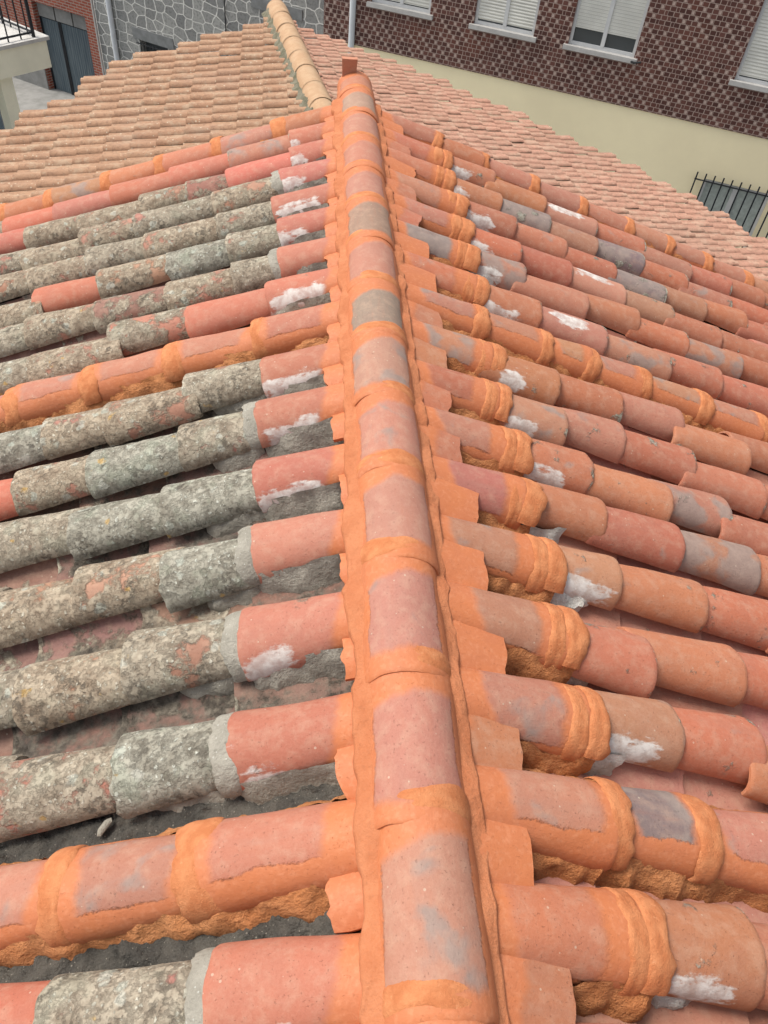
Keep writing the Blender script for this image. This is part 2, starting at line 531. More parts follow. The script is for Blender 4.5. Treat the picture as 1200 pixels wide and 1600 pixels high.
ORD = "first second third fourth fifth sixth seventh eighth ninth tenth".split()
SIDE = {-1: "lichened slope", 1: "clean slope"}
MID = {-1: 7, 1: 8}
def row_name(sg, k):
    if k < 0: return "row just before the near orange-mortared row"
    if k == 0: return "near orange-mortared row"
    if k < MID[sg]: return f"{ORD[k - 1]} row past the near mortared row"
    if k == MID[sg]: return "middle orange-mortared row"
    if k < 15: return f"{ORD[k - MID[sg] - 1]} row past the middle mortared row"
    return "far verge row"

# joints measured along each row (distance from the ridge line to the lower end of each tile)
JL = {-1: [0.485, 0.86], 0: [0.535, 0.875], 1: [0.485, 0.79], 2: [0.479, 0.821, 1.14], 3: [0.469, 0.754, 1.05], 4: [0.473, 0.80, 1.136], 5: [0.487, 0.782, 1.131, 1.43],
      6: [0.48, 0.80, 1.13, 1.39], 7: [0.505, 0.88, 1.247, 1.6], 8: [0.486, 0.859, 1.224, 1.6], 9: [0.447, 0.671, 0.992, 1.35, 1.705], 10: [0.46, 0.72, 1.03, 1.40, 1.75],
      11: [0.50, 0.80, 1.20, 1.52], 12: [0.47, 0.85, 1.30], 13: [0.42, 0.792, 1.03, 1.31, 1.68], 14: [0.43, 0.80, 1.17, 1.54], 15: [0.50, 0.892, 1.26, 1.61, 1.988]}
JR = {-1: [0.533, 0.845], 0: [0.533, 0.80], 1: [0.528, 0.838, 1.125], 2: [0.532, 0.828, 1.182], 3: [0.536, 0.804, 1.149], 4: [0.505, 0.835, 1.158, 1.51],
      5: [0.528, 0.839, 1.197, 1.498], 6: [0.50, 0.80, 1.08], 7: [0.52, 0.83, 1.15], 8: [0.515, 0.836, 1.075, 1.36], 9: [0.537, 0.872, 1.232, 1.613]}
def joints(sg, k, far):
    J = list((JL if sg < 0 else JR).get(k, [rng.uniform(0.49, 0.55)]))
    while J[-1] < far: J.append(J[-1] + rng.uniform(0.31, 0.37))
    return J

# looks: colour, lichen, grey, tone, words
LOOK = {
    'N': ((0.45, 0.155, 0.105), 0.03, 0.15, 0.5, "pinkish red roof tile smeared with white lime"),
    'n': ((0.46, 0.165, 0.115), 0.05, 0.12, 0.5, "pinkish red roof tile"),
    'L': ((0.36, 0.17, 0.12), 0.60, 0.1, 0.4, "grey lichen-crusted roof tile"),
    'l': ((0.40, 0.17, 0.12), 0.50, 0.1, 0.35, "patchily lichened roof tile"),
    'B': ((0.40, 0.20, 0.14), 0.54, 0.1, 0.15, "buff lichened roof tile"),
    'G': ((0.33, 0.18, 0.14), 0.80, 0.1, 0.85, "pale green lichened roof tile"),
    'R': ((0.51, 0.15, 0.095), 0.02, 0.05, 0.5, "clean bright red roof tile"),
    'D': ((0.25, 0.115, 0.095), 0.36, 0.25, 0.3, "dark purplish roof tile"),
    'O': ((0.485, 0.178, 0.09), 0.10, 0.29, 0.8, "orange terracotta roof tile"),
    'P': ((0.455, 0.185, 0.118), 0.12, 0.39, 0.8, "dusty pink roof tile"),
    'Q': ((0.465, 0.152, 0.082), 0.14, 0.31, 0.8, "brick red roof tile"),
    'T': ((0.42, 0.188, 0.11), 0.08, 0.47, 0.8, "tan grey-smudged roof tile"),
    'S': ((0.20, 0.165, 0.15), 0.22, 0.55, 0.8, "slate grey roof tile"),
    'K': ((0.49, 0.21, 0.15), 0.10, 0.2, 0.8, "white-splashed roof tile"),
}
LEFT = {-2: "NLLL", -1: "NLRLL", 0: "nTPn", 1: "NGlLB", 2: "NLBLL", 3: "NGBBL", 4: "NGGLL", 5: "NLGBRL", 6: "NLBBGL", 7: "nPPPn", 8: "NRlBLBL", 9: "nLBDBLL", 10: "NLGBRBL",
        11: "NLBLBBLl", 12: "NBLBBlBRB", 13: "NRDBBBRB", 14: "NPRRnRBR", 15: "OPOOTOO"}
RIGHT = {-2: "QQO", -1: "QOOO", 0: "PSPO", 1: "PTQOO", 2: "TQOQO", 3: "PTOQO", 4: "nOQTOQ", 5: "PQOPQQ", 6: "QTPQOQ", 7: "TOQPOQQ", 8: "PPTPTPPP", 9: "QOKPQQQOQ",
         10: "STPOQTQPQ", 11: "PQQKTQQPQ", 12: "PQOQSPOQQ", 13: "QOSTSQPQT", 14: "QQOKQPQOQ", 15: "PQPTPPTPP"}
COVERS = "loose clay cover tiles"

def tint(c, a=0.10):
    q = 1 + rng.uniform(-a, a)
    return (min(1, c[0] * q * (1 + rng.uniform(-0.04, 0.04))), c[1] * q * (1 + rng.uniform(-0.08, 0.08)), c[2] * q * (1 + rng.uniform(-0.1, 0.1)), 1)

def near_side(sg): return 1 if sg < 0 else -1              # local y that faces the camera side of a row

def make_tile(sg, look, L, parent=None, seed=0, low=False, **kw):
    c, li, gr, tone, _ = LOOK[look]
    rough = min(1.0, li * 0.6)
    o = barrel('roof_tile', L, W0 * rng.uniform(0.95, 1.0), W1 * rng.uniform(0.97, 1.05), H0 * rng.uniform(0.93, 1.0), H1 * rng.uniform(0.98, 1.06), parent,
               seed=seed, rough=rough, ragged=0.004, flip=(sg < 0), nu=14 if low else 22, nv=16 if low else 30)
    o.color = tint(c)
    props(o, seed, **{**dict(lichen=li * rng.uniform(0.9, 1.1), grey=gr * rng.uniform(0.7, 1.3), tone=tone, len=L), **kw})
    return o

def tilt(m, a, dy=0.0, dz=0.0):
    return m @ Matrix.Translation((0, dy, dz)) @ Matrix.Rotation(a, 4, 'Z')

FAR = {-1: 2.45, 1: 3.05}
def far_of(sg, k):
    # both eaves run straight, just beyond what the photo shows
    return FAR[sg]

seedc = 0
for sg in (-1, 1):
    ns = near_side(sg)
    looks = LEFT if sg < 0 else RIGHT
    for k, y in YK[sg].items():
        J = joints(sg, k, far_of(sg, k))
        words = looks.get(k, "L")
        mort = k in (0, MID[sg], 15)
        m0 = frame(sg, y, BASE)
        low = k > 9
        if mort:
            rowlab = {0: "near orange-mortared row of clay tiles", MID[sg]: "middle orange-mortared row of clay tiles", 15: "far verge row of clay tiles in orange mortar"}[k]
            row = empty('mortared_tile_row', f"{rowlab} on the {SIDE[sg]}", "tile row", "tile rows bedded in orange mortar", m0)
        start = 0.085
        for i, je in enumerate(J):
            seedc += 1
            lk = words[i] if i < len(words) else rng.choice("LBGlL" if sg < 0 else "OQPQO")
            v0 = start if i == 0 else J[i - 1] - 0.055
            L = je - v0
            if mort:
                kw = dict(pv0=0.05 + (0.10 if i == 0 else 0.05) + rng.uniform(-0.01, 0.02), pv1=L - rng.uniform(0.035, 0.06), pu=rng.uniform(0.30, 0.5), pf=rng.uniform(0.62, 0.85), lichen=0.0)
                if k == 15: kw.update(pv0=0.075 if i else 0.14, pv1=L - rng.uniform(0.01, 0.03), pu=rng.uniform(0.62, 0.9), pf=9.0)
                o = make_tile(sg, lk, L, row, seedc, low, **kw)
                o.matrix_local = Matrix.Translation((v0, rng.uniform(-0.004, 0.004), 0)) @ Matrix.Rotation(rng.uniform(-0.012, 0.012), 4, 'Z')
                collar(row, je + 0.005, 0.075 * rng.uniform(0.85, 1.15), W1, H1, seed=seedc, thick=0.0042)
                continue
            kw = {}
            if i == 0 and sg < 0:
                kw = dict(pv0=0.115 + rng.uniform(-0.02, 0.03), lichen=0.05)
                if lk == 'N' and rng.random() < 0.06: lk = 'n'
                if lk == 'N':
                    a = rng.uniform(0.08, 0.26)
                    kw.update(white=1, wv0=a, wv1=rng.uniform(0.38, 0.46), wu=rng.uniform(0.66, 0.82), ww=rng.uniform(0.44, 0.62))
            if i == 0 and sg > 0:
                kw = dict(pv0=0.10 + rng.uniform(-0.02, 0.05), pv1=L - rng.uniform(0.07, 0.12), pu=rng.uniform(0.55, 0.85), pf=1.5, lichen=0.0)
            if i == 1 and sg > 0 and rng.random() < 0.85:
                kw = dict(white=1, wv0=0.06, wv1=rng.uniform(0.22, 0.32), wu=rng.uniform(0.62, 0.85), ww=rng.uniform(0.45, 0.6))
            if lk == 'K': kw = dict(white=1, wv0=0.06, wv1=0.33, wu=rng.uniform(-0.1, 0.3), ww=0.5)
            o = make_tile(sg, lk, L, None, seedc, low, **kw)
            o.matrix_world = tilt(m0, rng.uniform(-0.03, 0.03) * (0.5 if i == 0 else 1), rng.uniform(-0.007, 0.007), rng.uniform(-0.002, 0.004)) @ Matrix.Translation((v0, 0, 0))
            lab = LOOK[lk][4]
            if i == 0 and sg > 0: lab = "orange-coated roof tile"
            elif i == 0 and lk == 'N': lab = "white-smeared roof tile"
            pos = f"touching the ridge, {row_name(sg, k)}, {SIDE[sg]}" if i == 0 else f"{ORD[i]} from ridge, {row_name(sg, k)}, {SIDE[sg]}"
            if k == -2: pos = pos.replace("row just before", "second row before")
            lab = f"{lab} {pos}"
            lab = lab if len(lab.split()) <= 16 else lab.replace(" roof tile", " tile").replace("the near", "near").replace("the middle", "middle")
            tag(o, lab, "roof tile", COVERS, "thing")
            if i == 0 and sg > 0:
                collar(o, L - 0.035, 0.055, W1, H1, seed=seedc + 0.2, thick=0.002)
                collar(o, L + 0.022, 0.080 * rng.uniform(0.8, 1.2), W1, H1, seed=seedc + 0.5, thick=0.0055, span=(0.0, 0.9), lump=1.6)
                bed(o, 0.10, L + 0.04, W1, H1, ns, 'ochre', out=0.030, drop=0.08, seed=seedc, thb=0.32)
                if rng.random() < 0.9 and k < 12:
                    bed(o, L + 0.02, L + rng.uniform(0.12, 0.2), W0, H0, ns, 'lime', out=0.022, drop=0.075, seed=seedc + 0.7, name='cement_lump', thb=0.35)
            if i == 0 and sg < 0:
                cl = k in (-1, 1, 2, 3, 5, 9, 12)
                bed(o, 0.10, L - 0.005, W1, H1, ns, 'cement', out=0.036, drop=0.10, seed=seedc, thb=0.42, fat=0.010, wob=0.45)
                if cl: collar(o, L + 0.012, 0.06, W1 - 0.004, H1 - 0.002, 'cement', seed=seedc, thick=0.003, span=(0.0, 0.9), lump=2.0)
            if i == 1 and sg < 0 and k <= 6 and k != 0:
                bed(o, 0.05, L * rng.uniform(0.65, 0.9), W0, H0, ns, 'cement', out=0.034, drop=0.10, seed=seedc + 0.3, thb=0.40, fat=0.008, wob=0.5)
        if mort:
            for s2 in ((ns, -ns) if k in (0, MID[sg]) else (ns,)):
                bed(row, 0.12, J[-1], (W0 + W1) / 2, (H0 + H1) / 2, s2, 'ochre', out=0.038 if s2 == ns else 0.022, drop=0.075, seed=k + 3 * sg + s2 * 0.3 + 40, thb=0.40 if s2 == ns else 0.2)

# channel tiles between the rows
CH = "concave channel tiles between the cover rows"
for sg in (-1, 1):
    ks = list(YK[sg])
    for k in ks[:-1]:
        y = (YK[sg][k] + YK[sg][k + 1]) / 2
        m0 = frame(sg, y, -0.118)
        far = far_of(sg, k + 1)
        v, i = 0.10 + rng.uniform(0, 0.06), 0
        while v < far:
            seedc += 1
            L = rng.uniform(0.38, 0.42)
            o = barrel('channel_tile', L, 0.21, 0.178, 0.062, 0.052, None, 0.012, seedc, 0.4 if sg < 0 else 0.0, 0.003, sg < 0, 12, 12, -1)
            if sg < 0:
                o.color = tint((0.19, 0.105, 0.085))
                props(o, seedc, lichen=rng.uniform(0.1, 0.45), dirt=rng.uniform(0.32, 0.6), tone=0.4, len=L)
            else:
                o.color = tint((0.46, 0.19, 0.14))
                props(o, seedc, lichen=0.1, dirt=rng.uniform(0.0, 0.2), grey=0.3, tone=0.8, len=L)
            o.matrix_world = m0 @ Matrix.Translation((v, rng.uniform(-0.006, 0.006), -0.010 * 0)) @ Matrix.Rotation(-0.025, 4, 'Y')
            nxt = row_name(sg, k + 1).replace("row past the", "row past").replace("the near", "near")
            where = f"before {nxt}" if k >= 0 else ("before the second near row" if k == -2 else "before the near orange-mortared row")
            what = "dirt-dark channel tile" if sg < 0 else "dusty pink channel tile"
            tag(o, f"{what} {ORD[i]} from ridge, {where}, {SIDE[sg]}", "channel tile", CH)
            v += L - 0.06
            i += 1

# soil and moss lying in the valleys beside the near rows
def soil_strip(k, v0, v1, lift, seed):
    b = MB()
    y = (YL[k] + YL[k + 1]) / 2
    vs, ts = np.linspace(v0, v1, 150), np.linspace(-0.075, 0.075, 22)
    Vv, T = np.meshgrid(vs, ts, indexing='ij')
    e = sstep(0.075, 0.05, np.abs(T)) * sstep(0, 0.05, Vv - v0) * sstep(0, 0.05, v1 - Vv)
    Z = lift * e + 0.010 * fbm(Vv * 12 + seed, T * 14, seed, 3) + 0.009 * fbm(Vv * 55 + seed, T * 55, seed, 3) + 0.012 * np.maximum(0, fbm(Vv * 28 + seed, T * 28, seed + 3, 2) - 0.45) - 0.02 * (1 - e)
    b.grid(np.stack([Vv, T, Z], -1), flip=False)
    o = b.build('moss_litter', M['soil'])
    o.matrix_world = frame(-1, y, -0.175)
    o["seed"] = float(seed)
    lab = {-2: "dark soil and moss in the gap before the nearest lichened tiles", -1: "dark granular soil and moss in the gap before the near orange-mortared row", 0: "dark gritty soil in the gap beyond the near orange-mortared row", 1: "dark soil in the gap before the second lichened row", 2: "thin dark soil in the gap before the third lichened row"}[k]
    tag(o, lab, "moss litter", None, "stuff")
for k, l in ((-2, 0.035), (-1, 0.042), (0, 0.040)):
    soil_strip(k, 0.17, 1.35, l, k + 11.5)

# a loose chip of mortar lying in the gap
b = MB()
th = np.linspace(0, 2 * math.pi, 9)[:-1]
rings = []
for zz, rr in ((0, 0.9), (0.25, 1.0), (0.6, 0.75), (0.8, 0.3)):
    rings.append([(0.026 * rr * math.cos(a) * (1 + 0.2 * math.sin(3 * a)), 0.013 * rr * math.sin(a) * (1 + 0.25 * math.cos(2 * a)), zz * 0.014) for a in th])
b.grid(rings, closej=True)
b.poly(rings[-1])
o = b.build('mortar_chip', M['cement'], smooth=False)
o.matrix_world = frame(-1, 0.785, -0.118) @ Matrix.Translation((0.835, 0.0, 0)) @ Matrix.Rotation(0.9, 4, 'Z')
tag(o, "loose grey mortar chip lying in dark soil beyond the near orange-mortared row", "chip")

# ------------------------------------------------------------------ the house body under the tiles
house = empty('tiled_house', "house under the old clay tiles, pale rendered gable below the far verge", "house")
for sg in (-1, 1):
    b = MB()
    s = SL[sg]
    d = FAR[sg] + 0.22
    x1, z1 = sg * d * math.cos(s), -d * math.sin(s)
    nz = -0.20
    a0, a1 = np.array([0, Y_START - 3, nz]), np.array([0, Y_END - 0.06, nz])
    e = np.array([x1, 0, z1])
    b.box(a0, e, a1 - a0, np.array([0, 0, -0.06]))
    b.build('roof_deck', M['deck'], house, False)
HB = -9.1
M['render'] = mortar_material("pale_render", (0.55, 0.47, 0.35), (0.60, 0.52, 0.40), (0.42, 0.35, 0.26), 0.6, None, 0.002)
b = MB()
XL, XR = -2.35, 2.95
zl, zr_ = -0.30 + XL * math.tan(SL[-1]), -0.30 - XR * math.tan(SL[1])
for yy in (Y_END - 0.12, Y_START - 2.9):
    b.poly([(XL, yy, HB), (XR, yy, HB), (XR, yy, zr_), (0, yy, -0.30), (XL, yy, zl)], [(XL, 0), (XR, 0), (XR, 7), (0, 9), (XL, 7)])
for xx, zz_ in ((XL, zl), (XR, zr_)):
    b.poly([(xx, Y_START - 2.9, HB), (xx, Y_END - 0.12, HB), (xx, Y_END - 0.12, zz_), (xx, Y_START - 2.9, zz_)], [(0, 0), (8, 0), (8, 7), (0, 7)])
b.build('wall', M['render'], house, False)

# ------------------------------------------------------------------ the ridge
ridge = empty('roof_ridge', "orange-coated clay ridge running up the middle of the tiled roof", "roof ridge")
ridge["kind"] = "thing"
RJ = [-0.0666 - 0.36, -0.0666, 0.291, 0.649, 1.007, 1.365, 1.723, 2.081, 2.439, 2.797, 3.155, 3.513, 3.871, 4.229, 4.587, 4.945, 5.21]
RW, RH = 0.224, 0.104
ridge_col = {1: (0.47, 0.215, 0.16), 2: (0.45, 0.23, 0.175), 3: (0.45, 0.20, 0.165), 4: (0.44, 0.205, 0.175), 5: (0.43, 0.215, 0.175), 6: (0.47, 0.22, 0.175), 7: (0.43, 0.25, 0.20), 8: (0.27, 0.23, 0.20),
             9: (0.45, 0.215, 0.17), 10: (0.30, 0.22, 0.18), 11: (0.44, 0.215, 0.175), 12: (0.46, 0.205, 0.155), 13: (0.45, 0.22, 0.17), 14: (0.38, 0.27, 0.22), 15: (0.47, 0.20, 0.13)}
for i in range(len(RJ) - 1):
    ya, yb = RJ[i], RJ[i + 1]
    L = yb - ya + 0.045
    seedc += 1
    # local x runs towards the camera: wide near end laps over the next tile
    o = barrel('ridge_tile', L, RW * 0.985, RW * 1.015, RH * 0.975, RH * 1.008, ridge, seed=seedc, rough=0.0, ragged=0.003, nu=28, nv=34)
    rc = ridge_col.get(i, (0.50, 0.2, 0.15))
    o.color = (rc[0] * 1.0, rc[1] * 0.92, rc[2] * 0.83, 1)
    lp = {8: (0.115, 0.055), 10: (0.08, 0.05)}.get(i, (0.085, 0.05))
    props(o, seedc, grey=0.44 if i in (2, 4, 6, 7, 14) else 0.3, pv0=lp[0] + rng.uniform(-0.012, 0.02), pv1=L - lp[1] - rng.uniform(0.0, 0.02), pu=rng.uniform(0.60, 0.72), pf=rng.uniform(0.56, 0.68), len=L,
          white=0.004 if i in (6, 11) else 0.0, wv0=0.05, wv1=0.32, wu=rng.uniform(-0.3, 0.3), ww=0.22)
    o.matrix_local = Matrix(((0, 1, 0, 0.0), (-1, 0, 0, yb), (0, 0, 1, -RH - 0.001 * (i % 2)), (0, 0, 0, 1))) @ Matrix.Translation((0, rng.uniform(-0.003, 0.003), 0)) @ Matrix.Rotation(rng.uniform(-0.008, 0.008), 4, 'Z')
    if i >= 1:
        c = collar(ridge, 0, 0.06, RW * 1.005, RH * 0.99, 'orange', seed=seedc, thick=0.0022, name='mortar_band', lump=0.2)
        c.matrix_local = Matrix(((0, 1, 0, 0.0), (-1, 0, 0, ya), (0, 0, 1, -RH), (0, 0, 0, 1)))

def envelope(sg, A, Y):
    """height of the cover tiles above a point A out from the ridge"""
    z = np.full_like(A, -9.0)
    s = SL[sg]
    pl = -A * math.tan(s)
    for k, yk in YK[sg].items():
        dy = Y - (yk + SK[sg] * A)
        w = W0 + (W1 - W0) * np.clip((A - 0.085) / 0.4, 0, 1)
        h = H0 + (H1 - H0) * np.clip((A - 0.085) / 0.4, 0, 1)
        q = 1 - (2 * dy / w) ** 2
        z = np.maximum(z, np.where(q > 0, BASE + h * np.sqrt(np.maximum(q, 0)), -0.165))
    return pl + z / math.cos(s)

def valley(sg, A, Y):
    """0 on the crest of a row, 1 in the gap between rows"""
    m = np.full_like(A, 9.0)
    for k, yk in YK[sg].items(): m = np.minimum(m, np.abs(Y - (yk + SK[sg] * A)))
    return sstep(0.06, 0.115, m)

for sg in (-1, 1):
    b = MB()
    ys = np.linspace(Y_START, Y_END - 0.05, 760)
    ss_ = np.linspace(0, 1, 26)
    Sg, Y = np.meshgrid(ss_, ys, indexing='ij')
    r = 31.0 + sg * 7
    ao = (0.140 if sg < 0 else 0.146) + (0.010 if sg < 0 else 0.007) * fbm(Y[:1] * 5 + r, 0, r, 3) + 0.005 * fbm(Y[:1] * 22 + r, 1, r, 3)
    vl = valley(sg, np.full_like(Y[:1], 0.16), Y[:1])
    ao = ao + (0.009 if sg < 0 else -0.006) * (1 - vl)
    A = 0.080 + (ao - 0.080) * Sg
    zr = -RH + (RH + 0.0) * np.sqrt(np.clip(1 - (A / (RW / 2 + 0.004)) ** 2, 0, 1)) ** 0.95
    env = envelope(sg, A, Y) + 0.007
    zf = (-0.064 if sg < 0 else -0.079) - (A - 0.10) * (0.55 if sg < 0 else 0.45) + 0.004 * fbm(A * 25, Y * 9 + r, r, 3)
    m = np.maximum(env, zf)
    kk = 0.012
    Z = m + kk * np.log(np.exp((env - m) / kk) + np.exp((zf - m) / kk))
    Z = Z + (0.0022 if sg < 0 else 0.0013) * fbm(A * 70, Y * 55 + r, r, 3) + 0.002 * fbm(A * 30, Y * 8, r, 2) * sstep(0.09, 0.12, A)
    Z[-1] -= 0.008
    Z[-2] -= 0.002
    P = np.stack([sg * A, Y, Z], -1)
    # skirt turned down into the gaps
    sk = P[-1].copy()
    sk[:, 2] -= 0.05
    sk[:, 0] -= sg * 0.006
    P = np.concatenate([P, sk[None]], 0)
    b.grid(P, flip=(sg < 0))
    o = b.build('mortar_fillet', M['orange'], ridge, angle=80)
    o["seed"] = 3.0 + sg

# closing pieces of tile set in the gaps along the ridge
for sg in (-1, 1):
    for k in list(YK[sg])[:-1]:
        y = (YK[sg][k] + YK[sg][k + 1]) / 2
        seedc += 1
        ln = rng.uniform(0.205, 0.24) if sg < 0 else rng.uniform(0.265, 0.325)
        if sg < 0 and k in (1, 2, 3): ln = 0.19
        wd = rng.uniform(0.155, 0.18) if sg > 0 else rng.uniform(0.11, 0.14)
        b = MB()
        vs = np.linspace(0.09, ln, 10)
        ts = np.linspace(-1, 1, 11)
        Vv, T = np.meshgrid(vs, ts, indexing='ij')
        X = Vv + sstep(0.04, 0, ln - Vv) * 0.010 * fbm(T * 2 + seedc, 0.3, seedc, 3) + 0.01 * T * (Vv - 0.09) / 0.2 * rng.uniform(-1, 1)
        Yl = T * wd / 2 * (1 + 0.05 * fbm(Vv * 20, T, seedc, 2))
        Zt = (0.020 if sg < 0 else 0.012) * (1 - T ** 2) + 0.0012 * fbm(Vv * 30, T * 3, seedc, 2)
        UV = np.stack([T * 0.3, Vv], -1)
        O = b.grid(np.stack([X, Yl, Zt], -1), UV)
        I = b.grid(np.stack([X, Yl, Zt - 0.013], -1), UV, flip=True)
        b.strip(O[0], I[0], False)
        b.strip(O[-1], I[-1], True)
        b.strip(O[:, 0], I[:, 0], True)
        b.strip(O[:, -1], I[:, -1], False)
        o = b.build('closing_tile', M['clay'], angle=35)
        o.color = tint((0.48, 0.175, 0.09), 0.05)
        props(o, seedc, pv0=rng.choice([0.16, 0.2, 9.0]) if sg > 0 else 9.0, len=ln)
        o.matrix_world = frame(sg, y + (0.012 if sg < 0 else 0.0), -0.072 if sg < 0 else -0.060) @ Matrix.Rotation(near_side(sg) * rng.uniform(-0.16, -0.04), 4, 'X') @ Matrix.Rotation(rng.uniform(-0.02, 0.05), 4, 'Y') @ Matrix.Rotation(rng.uniform(-0.05, 0.05), 4, 'Z')
        nxt = row_name(sg, k + 1).replace("row past the", "row past").replace("the near", "near")
        where = f"before {nxt}" if k >= 0 else ("before the second near row" if k == -2 else "before the near orange-mortared row")
        tag(o, f"orange tile offcut at the ridge, {where}, {SIDE[sg]}", "tile offcut", "tile offcuts closing the gaps along the ridge")

# upright offcut at the far end of the ridge
b = MB()
th = np.linspace(-1, 1, 9)
zz = np.linspace(0, 1, 6)
Zz, T = np.meshgrid(zz, th, indexing='ij')
wx = 0.049 + 0.006 * Zz
fx, fy = wx * T, 0.004 * (1 - T ** 2) + 0.015 * Zz
O = b.grid(np.stack([fx, -fy, 0.115 * Zz], -1))
I = b.grid(np.stack([fx, 0.05 - fy, 0.115 * Zz], -1), flip=True)
b.strip(O[0], I[0], False); b.strip(O[-1], I[-1], True); b.strip(O[:, 0], I[:, 0], True); b.strip(O[:, -1], I[:, -1], False)
o = b.build('brick_offcut', M['clay'], angle=35)
o.color = (0.56, 0.235, 0.14, 1)
props(o, 5.5, grey=0.15)
o.location = (-0.042, 5.17, -0.035)
o.scale = (0.86, 0.86, 0.92)
tag(o, "small terracotta brick offcut standing upright at the far end of the ridge", "brick")


# ------------------------------------------------------------------ helpers to read photo directions onto real planes
FPX = 1191.96
def ray(px, py):
    return (cf + cr * ((px - 600) / FPX) - cu * ((py - 800) / FPX))
def on_plane(px, py, n, c):
    d = ray(px, py)
    n = Vector(n)
    return CAM + d * ((c - n.dot(CAM)) / n.dot(d))
def pull(p, s): return CAM + (Vector(p) - CAM) * s

# ------------------------------------------------------------------ neighbouring house: brown interlocking tiles, level ridge
GROUND = -9.2
NA = Vector((-0.276, 7.366, -0.85))
ND = Vector((-0.17047, 0.98536, 0)).normalized()
NQ = Vector((ND.y, -ND.x, 0))                              # to the right of the ridge
def brown_tile_material(name, c0, c1, spk):
    b = NB(name, 0.9)
    ob = b.obj()
    u, v, uvv = b.uv()
    cell = b.noise(b.vec(u.floor() * 3.17, v.floor() * 5.31, 0.0), 1.0, 0)
    n1 = b.noise(ob, 3.0, 4)
    n2 = b.noise(ob, 40, 5, 0.65)
    c = b.mix(cell.ss(0.2, 0.8), c0, c1)
    c = b.mix(n1.ss(0.4, 0.7) * 0.4, c, b.mix(0.5, c0, (0.20, 0.13, 0.085)))
    c = b.mix(n2.ss(0.46, 0.66) * 0.65, c, (0.22, 0.135, 0.09))
    n3 = b.noise(ob, 9, 6, 0.7)
    c = b.mix(n3.ss(0.48, 0.64) * 0.55, c, b.mix(0.5, c1, (0.50, 0.44, 0.33)))
    c = b.mix(b.noise(ob, 1.3, 3).ss(0.5, 0.7) * 0.3, c, (0.30, 0.19, 0.14))
    d, cc = b.vor(ob, 34)
    r = b.sep(cc)[0]
    c = b.mix((r * 0.5 - 0.5 + spk * 0.9 - d).ss(0.0, 0.06) * 0.7, c, (0.55, 0.47, 0.36))
    b.bump(n2, 0.006)
    return b.out(c)
M['ntile_l'] = brown_tile_material("weathered_brown_tile", (0.345, 0.20, 0.125), (0.385, 0.235, 0.15), 0.34)
M['ntile_r'] = brown_tile_material("faded_pink_tile", (0.40, 0.215, 0.155), (0.43, 0.235, 0.17), 0.18)
nh = empty('neighbour_house', "neighbouring house with a brown interlocking tile roof beyond the clay tiles", "house")
EDGES = []
edgeL = [(432, 26), (400, 36), (350, 52), (300, 70), (265, 76), (221, 88), (184, 101), (170, 110), (136, 130), (114, 150), (72, 167), (40, 187), (15, 198), (-60, 232), (-200, 300)]
edgeR = [(440, 30), (470, 43), (500, 53), (520, 61), (560, 79), (600, 91), (640, 106), (680, 125), (730, 148), (770, 163), (810, 178), (860, 205), (920, 232), (970, 252), (1000, 272), (1050, 298), (1090, 314), (1150, 355), (1190, 379), (1240, 405), (1400, 490)]
for sg, sl, lay, pitch, course, edge, mt, amp in ((-1, 0.15, math.radians(7.3), 0.175, 0.215, edgeL, 'ntile_l', 0.030), (1, 0.11, 0.0, 0.105, 0.15, edgeR, 'ntile_r', 0.014)):
    E_ = NQ * sg * math.cos(sl) + Vector((0, 0, -math.sin(sl)))
    N_ = NQ * sg * math.sin(sl) + Vector((0, 0, math.cos(sl)))
    ep = []
    for px, py in edge:
        P = on_plane(px, py, N_, N_.dot(NA)) - NA
        ep.append((P.dot(E_), P.dot(ND)))
    ep.sort()
    EDGES.append([NA + E_ * a_ + ND * (w_ - 0.35) - N_ * 0.12 for a_, w_ in ep])
    ex, ey = np.array([q[0] for q in ep]), np.array([q[1] for q in ep])
    ca, sa = math.cos(lay), math.sin(lay)
    f = E_ * ca + ND * sa * 1.0
    g = (ND * ca - E_ * sa)
    b = MB()
    rr = random.Random(3)
    nc, nr = 56, int(9 / pitch)
    prof = np.array([0, 0.03, 0.12, 0.25, 0.42, 0.56, 0.8, 1.0])
    for j in range(-2, nc):
        for i in range(-int(5.5 / pitch), int(4.5 / pitch)):
            cpt = f * (course * (j + 0.5)) + g * (pitch * (i + 0.5))
            a, w = cpt.dot(E_), cpt.dot(ND)
            if a < 0.02 or w > np.interp(a, ex, ey) or w < -3.2: continue
            if a > 7.6: continue
            up = rr.uniform(0, 0.010)
            rot = rr.uniform(-0.012, 0.012)
            hp = amp * np.interp(prof, [0, 0.03, 0.12, 0.25, 0.42, 0.56, 0.8, 1.0], [-0.1, 0.35, 0.8, 1.0, 0.75, 0.15, 0.0, 0.05])
            rows = []
            for q, lift in ((-0.06, 0.0), (0.45, 0.006), (1.0, 0.014)):
                row = []
                for t, hz in zip(prof, hp):
                    p = NA + f * (course * (j + q)) + g * (pitch * (i + t) + rot * q) + N_ * (hz * (1 - 0.1 * (1 - q)) + lift + up)
                    # clip at the ridge
                    a2 = (p - NA).dot(E_)
                    if a2 < 0.0: p = p - E_ * a2
                    row.append(p)
                rows.append(row)
            rows.append([p - N_ * 0.014 - f * 0.002 for p in rows[-1]])
            uvs = [[(i + 0.5 + 0.01, j + 0.5)] * 8] * 4
            b.grid([[list(p) for p in row] for row in rows], uvs, flip=(sg > 0))
    o = b.build('roof_slope', M[mt], nh, angle=50)
